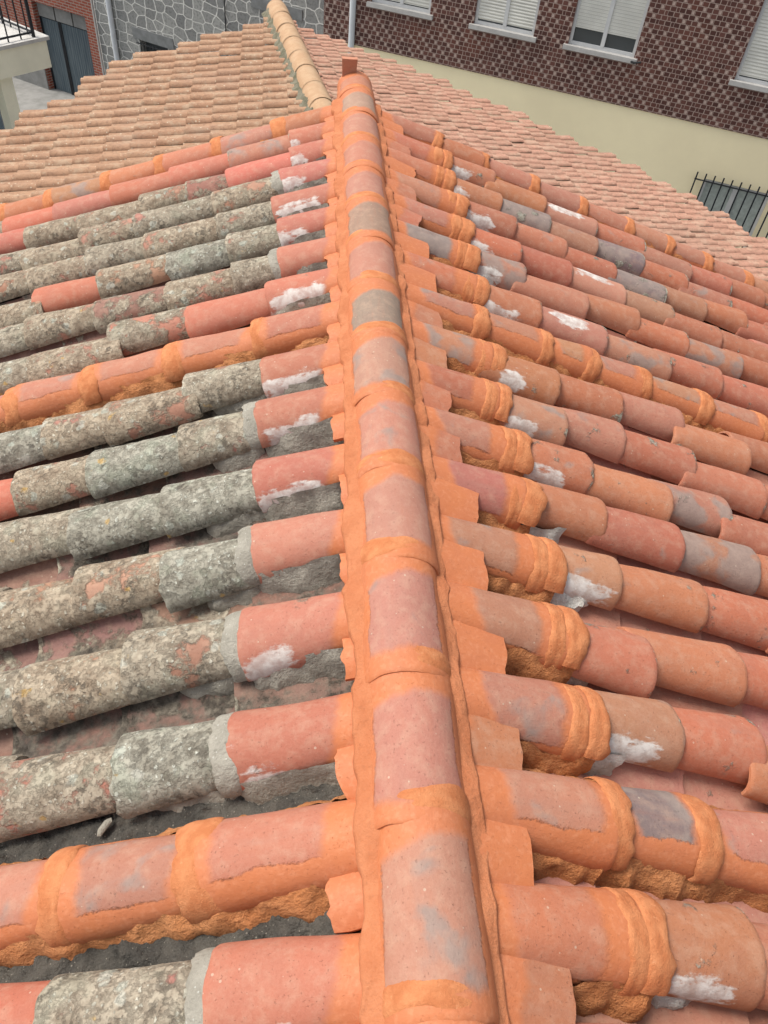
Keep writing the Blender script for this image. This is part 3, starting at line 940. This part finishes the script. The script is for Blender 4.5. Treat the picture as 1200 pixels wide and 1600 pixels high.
# ridge cap tiles
M['cap'] = mortar_material("buff_ridge_tile", (0.42, 0.25, 0.15), (0.47, 0.31, 0.20), (0.30, 0.21, 0.10), 0.8, (0.58, 0.48, 0.30), 0.003)
M['capmortar'] = mortar_material("mossy_mortar", (0.13, 0.125, 0.075), (0.24, 0.22, 0.16), (0.04, 0.04, 0.025), 0.8, (0.40, 0.38, 0.30), 0.010)
cap_far = 2.27
n = 10
for i in range(n):
    a = cap_far - (i + 1) * 0.40
    bb = MB()
    th = np.linspace(math.pi + 0.1, -0.1, 17)
    vs = np.linspace(0, 0.44, 10)
    Vv, T = np.meshgrid(vs, th, indexing='ij')
    rad = 0.115 - 0.005 * Vv / 0.44 + 0.003 * fbm(Vv * 6, T, i * 3.3, 2)
    P = np.stack([NQ.x * rad * np.cos(T) + ND.x * (a + Vv), NQ.y * rad * np.cos(T) + ND.y * (a + Vv), rad * np.sin(T) * 0.95 + 0.012], -1) + np.array(NA)
    bb.grid(P, flip=False)
    if i == 0: bb.poly(P[-1][::-1])
    bb.build('ridge_tile', M['cap'], nh)
bb = MB()
vs, ss_ = np.linspace(-1.3, cap_far - 0.02, 140), np.linspace(0, 1, 8)
Vv, Sg = np.meshgrid(vs, ss_, indexing='ij')
A = 0.095 + 0.075 * Sg + 0.010 * fbm(Vv * 9, Sg, 2.2, 3) * Sg
Z = 0.055 - 0.07 * Sg + 0.016 * fbm(Vv * 16, Sg * 3, 5.2, 3)
P = np.stack([-NQ.x * A + ND.x * Vv, -NQ.y * A + ND.y * Vv, Z], -1) + np.array(NA)
bb.grid(P, flip=False)
bb.build('mortar_bedding', M['capmortar'], nh)
# walls under the roof
bb = MB()
for side in EDGES:
    for (p, q) in zip(side[:-1], side[1:]):
        bb.poly([(p.x, p.y, GROUND), (q.x, q.y, GROUND), (q.x, q.y, q.z), (p.x, p.y, p.z)])
bb.build('wall', M['render'], nh, False)

# ------------------------------------------------------------------ generic flat wall with openings, in wall coordinates (u along, z up)
def wall_frame(o, u, n):
    """matrix whose x is along the wall, y into the wall, z up"""
    y = -Vector(n)
    return Matrix(((u.x, y.x, 0, o.x), (u.y, y.y, 0, o.y), (0, 0, 1, 0), (0, 0, 0, 1)))
def wall_mesh(u0, u1, z0, z1, holes=(), deep=0.14):
    b = MB()
    us = sorted({u0, u1, *[h[0] for h in holes], *[h[1] for h in holes]})
    zs = sorted({z0, z1, *[h[2] for h in holes], *[h[3] for h in holes]})
    us = [q for q in us if u0 <= q <= u1]
    zs = [q for q in zs if z0 <= q <= z1]
    for a, c in zip(us[:-1], us[1:]):
        for d, e in zip(zs[:-1], zs[1:]):
            if any(h[0] < (a + c) / 2 < h[1] and h[2] < (d + e) / 2 < h[3] for h in holes): continue
            b.poly([(a, 0, d), (c, 0, d), (c, 0, e), (a, 0, e)], [(a, d), (c, d), (c, e), (a, e)])
    for h in holes:
        a, c, d, e = h
        for p, q in (((a, d), (a, e)), ((c, e), (c, d)), ((c, d), (a, d)), ((a, e), (c, e))):
            b.poly([(p[0], 0, p[1]), (q[0], 0, q[1]), (q[0], deep, q[1]), (p[0], deep, p[1])], [p, q, (q[0] + deep, q[1]), (p[0] + deep, p[1])])
    return b
def ibox(b, u0, u1, y0, y1, z0, z1):
    b.box((u0, y0, z0), (u1 - u0, 0, 0), (0, y1 - y0, 0), (0, 0, z1 - z0))

def plain(name, c, rough=0.6, var=0.12, scale=4.0, bump=0.0):
    b = NB(name, rough)
    n = b.noise(b.obj(), scale, 5, 0.6)
    col = b.mix(n.ss(0.3, 0.7), tuple(q * (1 - var) for q in c), tuple(min(1, q * (1 + var)) for q in c))
    if bump: b.bump(b.noise(b.obj(), scale * 20, 4), bump)
    return b.out(col)
M['alu'] = plain("pale_aluminium", (0.60, 0.61, 0.61), 0.45, 0.05)
M['sill'] = plain("pale_stone_sill", (0.50, 0.49, 0.47), 0.7, 0.08, 8, 0.002)
M['iron'] = plain("black_iron", (0.018, 0.02, 0.024), 0.5, 0.2)
M['pipe'] = plain("grey_painted_pipe", (0.66, 0.70, 0.73), 0.5, 0.06)
M['cream'] = plain("cream_render", (0.96, 0.85, 0.57), 0.9, 0.05, 0.6, 0.003)
M['cream2'] = plain("cream_balcony_render", (0.84, 0.82, 0.66), 0.9, 0.06, 1.5, 0.003)
M['concrete'] = plain("pale_concrete", (0.25, 0.25, 0.24), 0.9, 0.15, 3, 0.004)
M['asphalt'] = plain("asphalt", (0.055, 0.058, 0.062), 0.9, 0.2, 6, 0.006)
M['dark'] = plain("dark_interior", (0.02, 0.02, 0.022), 0.8, 0.2)
def glass_mat():
    b = NB("window_glass", 0.08)
    b.b.inputs["Specular IOR Level"].default_value = 0.6
    return b.out((0.07, 0.08, 0.085))
M['glass'] = glass_mat()
def slat_mat(name, c, period):
    b = NB(name, 0.6)
    x, y, z = b.sep(b.obj())
    f = (z / period).mod(1.0)
    n = b.noise(b.obj(), 3, 4)
    col = b.mix(n.ss(0.3, 0.7), c, tuple(q * 0.88 for q in c))
    col = b.mix(f.lt(0.14) * 0.55, col, tuple(q * 0.45 for q in c))
    b.bump((f - 0.5).abs() * -1.0, 0.012)
    return b.out(col)
M['shutter'] = slat_mat("roller_shutter", (0.74, 0.74, 0.68), 0.052)

def brick_mat():
    b = NB("glazed_brown_brick", 0.55)
    u, v, _ = b.uv()
    H, P = 0.0755, 0.262
    row = (v / H).floor()
    fv = (v / H).mod(1.0)
    uu = (u / P + row * 0.3333 + (b.noise(b.vec(row * 0.37, 1.0, 2.0), 1.0, 0) - 0.5) * 0.25)
    cell = uu.floor()
    fu = uu.mod(1.0)
    warp = (b.noise(b.vec(u, v, 0.0), 22, 2) - 0.5) * 0.10
    fv = fv + warp
    fu2 = fu + warp * 0.3
    j = 0.05
    jm = fv.lt(0.13).max((fu2 - 0.0).abs().lt(0.028)).max((fu2 - 0.40).abs().lt(0.028)).max((fu2 - 0.80).abs().lt(0.022))
    pale = fu2.gt(0.83) * fu2.lt(0.97) * fv.gt(0.2) * fv.lt(0.92) * (b.noise(b.vec(row * 5.3, cell * 7.9, 0.5), 1.0, 0).gt(0.42))
    rnd = b.noise(b.vec(row * 3.1, cell * 2.3 + fu.gt(0.4) * 7.7, 0.0), 1.0, 0)
    big = b.noise(b.vec(u, v, 0.0), 0.9, 4)
    c = b.mix(rnd.ss(0.3, 0.7), (0.080, 0.034, 0.029), (0.145, 0.062, 0.050))
    c = b.mix(big.ss(0.52, 0.68) * 0.35, c, (0.20, 0.065, 0.04))
    fn = b.noise(b.vec(u, v, 0.0), 60, 4)
    c = b.mix(fn.ss(0.55, 0.8) * 0.3, c, (0.16, 0.10, 0.08))
    c = b.mix(jm, c, b.mix(fn, (0.36, 0.27, 0.23), (0.48, 0.37, 0.32)))
    c = b.mix(pale * (0.7 + 0.3 * fn), c, (0.55, 0.43, 0.37))
    b.bump(jm * -1.0 + fn * 0.3, 0.006)
    return b.out(c, 0.5 + jm * 0.4)
M['brick'] = brick_mat()

# ------------------------------------------------------------------ brown brick house across the street (facade 1.3 x farther than the fitted base plane)
FS = 1.3
FU = Vector((0.897939, -0.440119, 0))
FN = Vector((-0.440119, -0.897939, 0))
FO = pull((0.43, 13.472, -2.2), FS)
def fz(z): return 1.6 + (z - 1.6) * FS
bh = empty('brick_house', "brown glazed brick house with cream lower storey across the street", "house")
bh.matrix_world = wall_frame(Vector((FO.x, FO.y, 0)), FU, FN)
ZB = fz(-2.2)
wins = [(0.17, 1.12), (1.80, 2.71), (3.22, 4.17), (5.55, 6.50), (7.3, 8.2)]
holes = [(a * FS, c * FS, fz(-1.58), fz(-0.55)) for a, c in wins]
wall_mesh(-0.60 * FS, 12 * FS, ZB, fz(0.9), holes).build('upper_wall', M['brick'], bh, False)
low = [(5.66 * FS, 6.62 * FS, fz(-3.75), fz(-2.90))]
o = wall_mesh(-0.60 * FS, 12 * FS, GROUND, ZB, low, 0.10).build('lower_wall', M['cream'], bh, False)
o.location = (0, 0.02, 0)
b = MB()
b.box((-0.6 * FS, 0.03, GROUND), (0, 8, 0), (0, 0, fz(0.9) - GROUND), (-0.03, 0, 0))
b.build('side_wall', M['brick'], bh, False)
for i, (a, c, d, e) in enumerate(holes):
    f = MB()
    w = 0.055
    y0, y1 = 0.05, 0.11
    ibox(f, a + 0.002, a + w, y0, y1, d + 0.002, e)
    ibox(f, c - w, c - 0.002, y0, y1, d + 0.002, e)
    ibox(f, a + w, c - w, y0 + .001, y1, d + 0.002, d + w)
    mid_ = (a + c) / 2
    ibox(f, mid_ - 0.035, mid_ + 0.035, y0 - 0.004, y1, d + w, e)
    fr = f.build('window', M['alu'], bh, False)
    s = MB()
    ibox(s, a - 0.07, c + 0.07, -0.07, 0.06, d - 0.075, d + 0.001)
    s.build('window_sill', M['sill'], fr, False)
    drop = [0.02, 0.03, 0.22, 0.02, 0.2][i]
    for q, (ua, ub) in enumerate(((a + w, mid_ - 0.035), (mid_ + 0.035, c - w))):
        g = MB()
        ibox(g, ua, ub, 0.085, 0.095, d + w, e)
        g.build('pane', M['glass'], fr, False)
        h = MB()
        zb = d + w + drop
        m_ = int((e - zb) / 0.052)
        for r in range(m_):
            z0 = zb + r * 0.052
            h.poly([(ua, 0.066, z0), (ub, 0.066, z0), (ub, 0.061, z0 + 0.026), (ua, 0.061, z0 + 0.026)])
            h.poly([(ua, 0.061, z0 + 0.026), (ub, 0.061, z0 + 0.026), (ub, 0.066, z0 + 0.0515), (ua, 0.066, z0 + 0.0515)])
        h.build('shutter', M['shutter'], fr, True)
    bk = MB()
    ibox(bk, a, c, 0.139, 0.15, d, e)
    bk.build('backing', M['dark'], fr, False)
# ground floor window with iron bars
a, c, d, e = low[0]
f = MB()
w = 0.06
ibox(f, a + 0.002, a + w, 0.05, 0.11, d, e)
ibox(f, c - w, c - 0.002, 0.05, 0.11, d, e)
ibox(f, a + w, c - w, 0.051, 0.11, e - w, e - 0.002)
ibox(f, (a + c) / 2 - 0.05, (a + c) / 2 + 0.05, 0.046, 0.11, d, e - w)
fr = f.build('window', M['alu'], bh, False)
for ua, ub in ((a + w, (a + c) / 2 - 0.05), ((a + c) / 2 + 0.05, c - w)):
    g = MB()
    ibox(g, ua, ub, 0.08, 0.10, d, e - w)
    g.build('pane', plain('pale_blind', (0.42, 0.47, 0.44), 0.4, 0.15, 12), fr, False)
g = MB()
u0, u1 = a - 0.16, c + 0.24
nb_ = 11
for i in range(nb_):
    uu = u0 + (u1 - u0) * i / (nb_ - 1)
    g.tube([(uu, -0.10, d - 0.05), (uu, -0.10, e + 0.13)], 0.016, 6)
g.tube([(u0 - 0.02, -0.10, e + 0.0), (u1 + 0.02, -0.10, e + 0.0)], 0.013, 6)
for uu in (u0, u1): g.tube([(uu, 0.02, e - 0.0), (uu, -0.10, e - 0.0)], 0.011, 6)
g.build('window_bars', M['iron'], bh)
g = MB()
pu_ = -0.105 * FS
g.tube([(pu_, -0.06, GROUND), (pu_, -0.06, fz(0.9))], 0.062, 14)
g.build('drainpipe', M['pipe'], bh)
g = MB()
hu = 4.2 * FS
g.tube([(hu - 0.10, -0.01, fz(-1.60) - 0.03), (hu, -0.14, fz(-1.60) - 0.01), (hu + 0.12, -0.18, fz(-1.60) + 0.03)], 0.018, 6)
g.build('bracket', M['iron'], bh)

# ------------------------------------------------------------------ stone house and garage farther up the street
SS = 1.75
SV = Vector((-0.827738, 0.561115, 0))
SN = Vector((SV.y, -SV.x, 0))
SN = SN if SN.y < 0 else -SN
SO = pull((-0.09978, 13.73167, 0), SS)
def sz(z): return 1.6 + (z - 1.6) * SS
def stone_mat():
    b = NB("grey_stone_white_joints", 0.9)
    u, v, _ = b.uv()
    n = b.noise(b.vec(u, v, 0.0), 2.5, 2)
    q = b.vec(u * 0.78 + n * 0.10, v * 1.08 + n * 0.1, 0.0)
    d, _c = b.vor(q, 3.2, 'DISTANCE_TO_EDGE', 0.62, '2D')
    _d, cc = b.vor(q, 3.2, 'F1', 0.62, '2D')
    r = b.sep(cc)[0]
    fn = b.noise(b.vec(u, v, 0.0), 14, 6, 0.65)
    c = b.mix(r, (0.23, 0.235, 0.23), (0.38, 0.385, 0.365))
    c = b.mix(fn.ss(0.45, 0.7) * 0.6, c, (0.10, 0.105, 0.10))
    jw = 0.040 + (fn - 0.5) * 0.03
    jm = 1.0 - (d - jw).ss(0.0, 0.012)
    c = b.mix(jm * (0.55 + 0.45 * fn.ss(0.3, 0.6)), c, (0.74, 0.74, 0.70))
    b.bump(fn * 0.8 + jm * 0.6, 0.02)
    return b.out(c)
M['stone'] = stone_mat()
def red_brick_mat():
    b = NB("red_brick", 0.85)
    n = b.n("TexBrick")
    u, v, uvv = b.uv()
    b.put(n.inputs["Vector"], uvv)
    n.inputs["Color1"].default_value = (0.33, 0.085, 0.05, 1)
    n.inputs["Color2"].default_value = (0.24, 0.06, 0.04, 1)
    n.inputs["Mortar"].default_value = (0.32, 0.25, 0.21, 1)
    n.inputs["Scale"].default_value = 1.0
    n.inputs["Mortar Size"].default_value = 0.014
    n.inputs["Brick Width"].default_value = 0.26
    n.inputs["Row Height"].default_value = 0.085
    c = S(b, n.outputs[0])
    fn = b.noise(b.vec(u, v, 0.0), 9, 5)
    return b.out(b.mix(fn.ss(0.5, 0.8) * 0.4, c, (0.18, 0.08, 0.06)))
M['redbrick'] = red_brick_mat()
M['slabstone'] = plain("grey_lintel_stone", (0.22, 0.23, 0.23), 0.9, 0.15, 5, 0.01)
def gate_mat():
    b = NB("blue_grey_gate_paint", 0.5)
    x, y, z = b.sep(b.obj())
    n = b.noise(b.vec(x * 18, y, z * 1.2), 1.0, 5)
    return b.out(b.mix(n.ss(0.35, 0.75), (0.085, 0.115, 0.135), (0.15, 0.185, 0.20)))
M['gate'] = gate_mat()

st = empty('stone_house', "grey stone house with raised white joints at the street end", "house")
st.matrix_world = Matrix(((SV.x, -SN.x, 0, SO.x), (SV.y, -SN.y, 0, SO.y), (0, 0, 1, 0), (0, 0, 0, 1)))
k_ = SS
hol = [(3.36 * k_, 4.02 * k_, sz(-3.55), sz(-3.07))]
wall_mesh(-3.0, 5.05 * k_, GROUND - 0.2, sz(0.5), hol, 0.25).build('wall', M['stone'], st, False)
g = MB(); ibox(g, 3.20 * k_, 4.16 * k_, -0.03, 0.05, sz(-3.07) + 0.002, sz(-2.89)); g.build('lintel', M['slabstone'], st, False)
g = MB(); ibox(g, 0.42 * k_, 1.42 * k_, -0.03, 0.05, sz(-2.055), sz(-1.90)); g.build('lintel', M['slabstone'], st, False)
g = MB(); ibox(g, 3.36 * k_, 4.02 * k_, 0.24, 0.26, sz(-3.55), sz(-3.07)); wb = g.build('window', M['glass'], st, False)
g = MB()
for i in range(8):
    uu = (3.36 + 0.66 * (i + 0.5) / 8) * k_
    g.tube([(uu, -0.05, sz(-3.6)), (uu, -0.05, sz(-3.10))], 0.014, 6)
for zq in (-3.13, -3.35): g.tube([(3.30 * k_, -0.05, sz(zq)), (4.08 * k_, -0.05, sz(zq))], 0.016, 6)
g.build('window_bars', M['iron'], wb)
g = MB(); g.tube([(4.62 * k_, -0.09, GROUND), (4.62 * k_, -0.09, sz(0.5))], 0.085, 14); g.build('drainpipe', M['pipe'], st)
g = MB(); g.tube([(1.98 * k_, -0.03, sz(0.5)), (1.975 * k_, -0.03, sz(-2.2)), (1.985 * k_, -0.03, sz(-2.9))], 0.016, 6); g.build('cable', M['iron'], st)

gh = empty('garage_building', "red brick garage with a blue grey folding gate beside the stone house", "garage")
gh.matrix_world = st.matrix_world.copy()
gd = [(5.34 * k_, 6.74 * k_, GROUND, sz(-2.98))]
wall_mesh(5.05 * k_ + 0.002, 10.5 * k_, GROUND - 0.2, sz(0.3), gd, 0.28).build('wall', M['redbrick'], gh, False).location = (0, -0.02, 0)
g = MB()
zt = sz(-3.26)
nf = 64
gu0, gu1 = 5.34 * k_, 6.74 * k_
for lf in range(2):
    g = MB()
    ua, ub = gu0 + (gu1 - gu0) * (0.62 * lf), gu0 + (gu1 - gu0) * (0.62 if lf == 0 else 1.0) - 0.02
    nn_ = int((ub - ua) / 0.05)
    top = [(ua + (ub - ua) * i / nn_, 0.20 + (0.014 if i % 2 else -0.006), zt - 0.02) for i in range(nn_ + 1)]
    g.grid([[(p[0], p[1], GROUND) for p in top], top])
    gl = g.build('gate_leaf', M['gate'], gh, False)
    h = MB()
    for uu in (ua + 0.03, ub - 0.03):
        h = MB()
        ibox(h, uu - 0.03, uu + 0.03, 0.165, 0.19, GROUND, zt - 0.02)
        h.build('stile', M['iron'], gl, False)
for q in range(3):
    g = MB()
    ua = gu0 + (gu1 - gu0) * q / 3
    ibox(g, ua + 0.03, ua + (gu1 - gu0) / 3 - 0.03, 0.16, 0.2, zt + 0.02, sz(-2.985))
    g.build('overhead_panel', M['concrete'], gh, False)
g = MB(); ibox(g, gu0, gu1, 0.205, 0.24, zt - 0.03, sz(-2.98)); g.build('panel_frame', M['iron'], gh, False)
g = MB(); ibox(g, 6.76 * k_, 10.5 * k_, -0.06, -0.022, GROUND, sz(-4.08)); g.build('plinth', M['concrete'], gh, False)
g = MB(); g.tube([(5.07 * k_, -0.05, GROUND), (5.07 * k_, -0.05, sz(0.3))], 0.03, 8); g.build('corner_bead', M['sill'], gh)

# ------------------------------------------------------------------ ground, street
def structure(b, name, mat):
    o = b.build(name, mat, None, False)
    o["kind"] = "structure"
    return o
b = MB()
b.poly([(-150, -150, GROUND - 0.16), (150, -150, GROUND - 0.16), (150, 150, GROUND - 0.16), (-150, 150, GROUND - 0.16)])
structure(b, 'ground', M['concrete'])
def s2w(u, y, z):
    q = st.matrix_world @ Vector((u, y, 0)); return (q.x, q.y, z)
b = MB()
b.poly([s2w(-30, -2.2, GROUND - 0.15), s2w(40, -2.2, GROUND - 0.15), s2w(40, -9, GROUND - 0.15), s2w(-30, -9, GROUND - 0.15)])
structure(b, 'street', M['asphalt'])
b = MB()
p0 = [np.array(s2w(a, y, GROUND - 0.2)) for a, y in ((-4, -2.2), (40, -2.2), (40, 0.3), (-4, 0.3))]
b.box(p0[0], p0[1] - p0[0], p0[3] - p0[0], np.array([0, 0, 0.205]))
structure(b, 'pavement', M['concrete'])

# ------------------------------------------------------------------ cream house corner with balcony
bs = empty('balcony_house', "cream house corner with a railed balcony and post left of the garage", "house")
ZBAL = -4.2
def balz(px, py, z): return on_plane(px, py, (0, 0, 1), z)
c0 = balz(72, 62, ZBAL)
c1 = balz(0, 78, ZBAL)
du = (c0 - c1); du.z = 0
du = du.normalized()
dv = Vector((-du.y, du.x, 0))                              # away from the camera
sc = (c0 - CAM).length
hgt = 0.026 * sc
b = MB()
oo = np.array(c0) - np.array(du) * 4.0
b.box(oo, np.array(du) * 4.0, np.array(dv) * 2.6, np.array([0, 0, -hgt]))
b.build('balcony_slab', M['cream2'], bs, False)
b = MB()
b.box(oo - np.array(dv) * 0.05 + np.array([0, 0, 0.002]), np.array(du) * 4.06, np.array(dv) * 2.7, np.array([0, 0, 0.07]))
b.build('coping', M['sill'], bs, False)
b = MB()
def bp(a, d, z): q = c0 - du * a + dv * d; return (q.x, q.y, ZBAL + z)
for a in np.linspace(0.22, 3.6, 12): b.tube([bp(a, 0.10, 0.07), bp(a, 0.10, 1.05)], 0.016, 6)
for d in np.linspace(0.3, 2.4, 8): b.tube([bp(0.22, d, 0.07), bp(0.22, d, 1.05)], 0.016, 6)
for z in (0.16, 1.05):
    b.tube([bp(0.22, 0.10, z), bp(3.8, 0.10, z)], 0.022, 6)
    b.tube([bp(0.22, 0.10, z), bp(0.22, 2.5, z)], 0.022, 6)
b.tube([bp(0.22, 0.10, 0.07), bp(0.22, 0.10, 1.15)], 0.04, 8)
b.build('railing', M['iron'], bs)
b = MB()
q0 = np.array(bp(0.95, 0.12, -hgt - 0.001))
b.box(q0, -np.array(du) * 0.30, np.array(dv) * 0.30, np.array([0, 0, GROUND - ZBAL + hgt]))
b.build('post', M['cream2'], bs, False)
b = MB()
q0 = np.array(bp(1.0, 0.9, -hgt - 0.002))
b.box(q0, -np.array(du) * 3.0, np.array(dv) * 0.06, np.array([0, 0, GROUND - ZBAL + hgt]))
b.build('glass_front', plain("blue_grey_panel", (0.20, 0.27, 0.33), 0.3, 0.3, 2), bs, False)
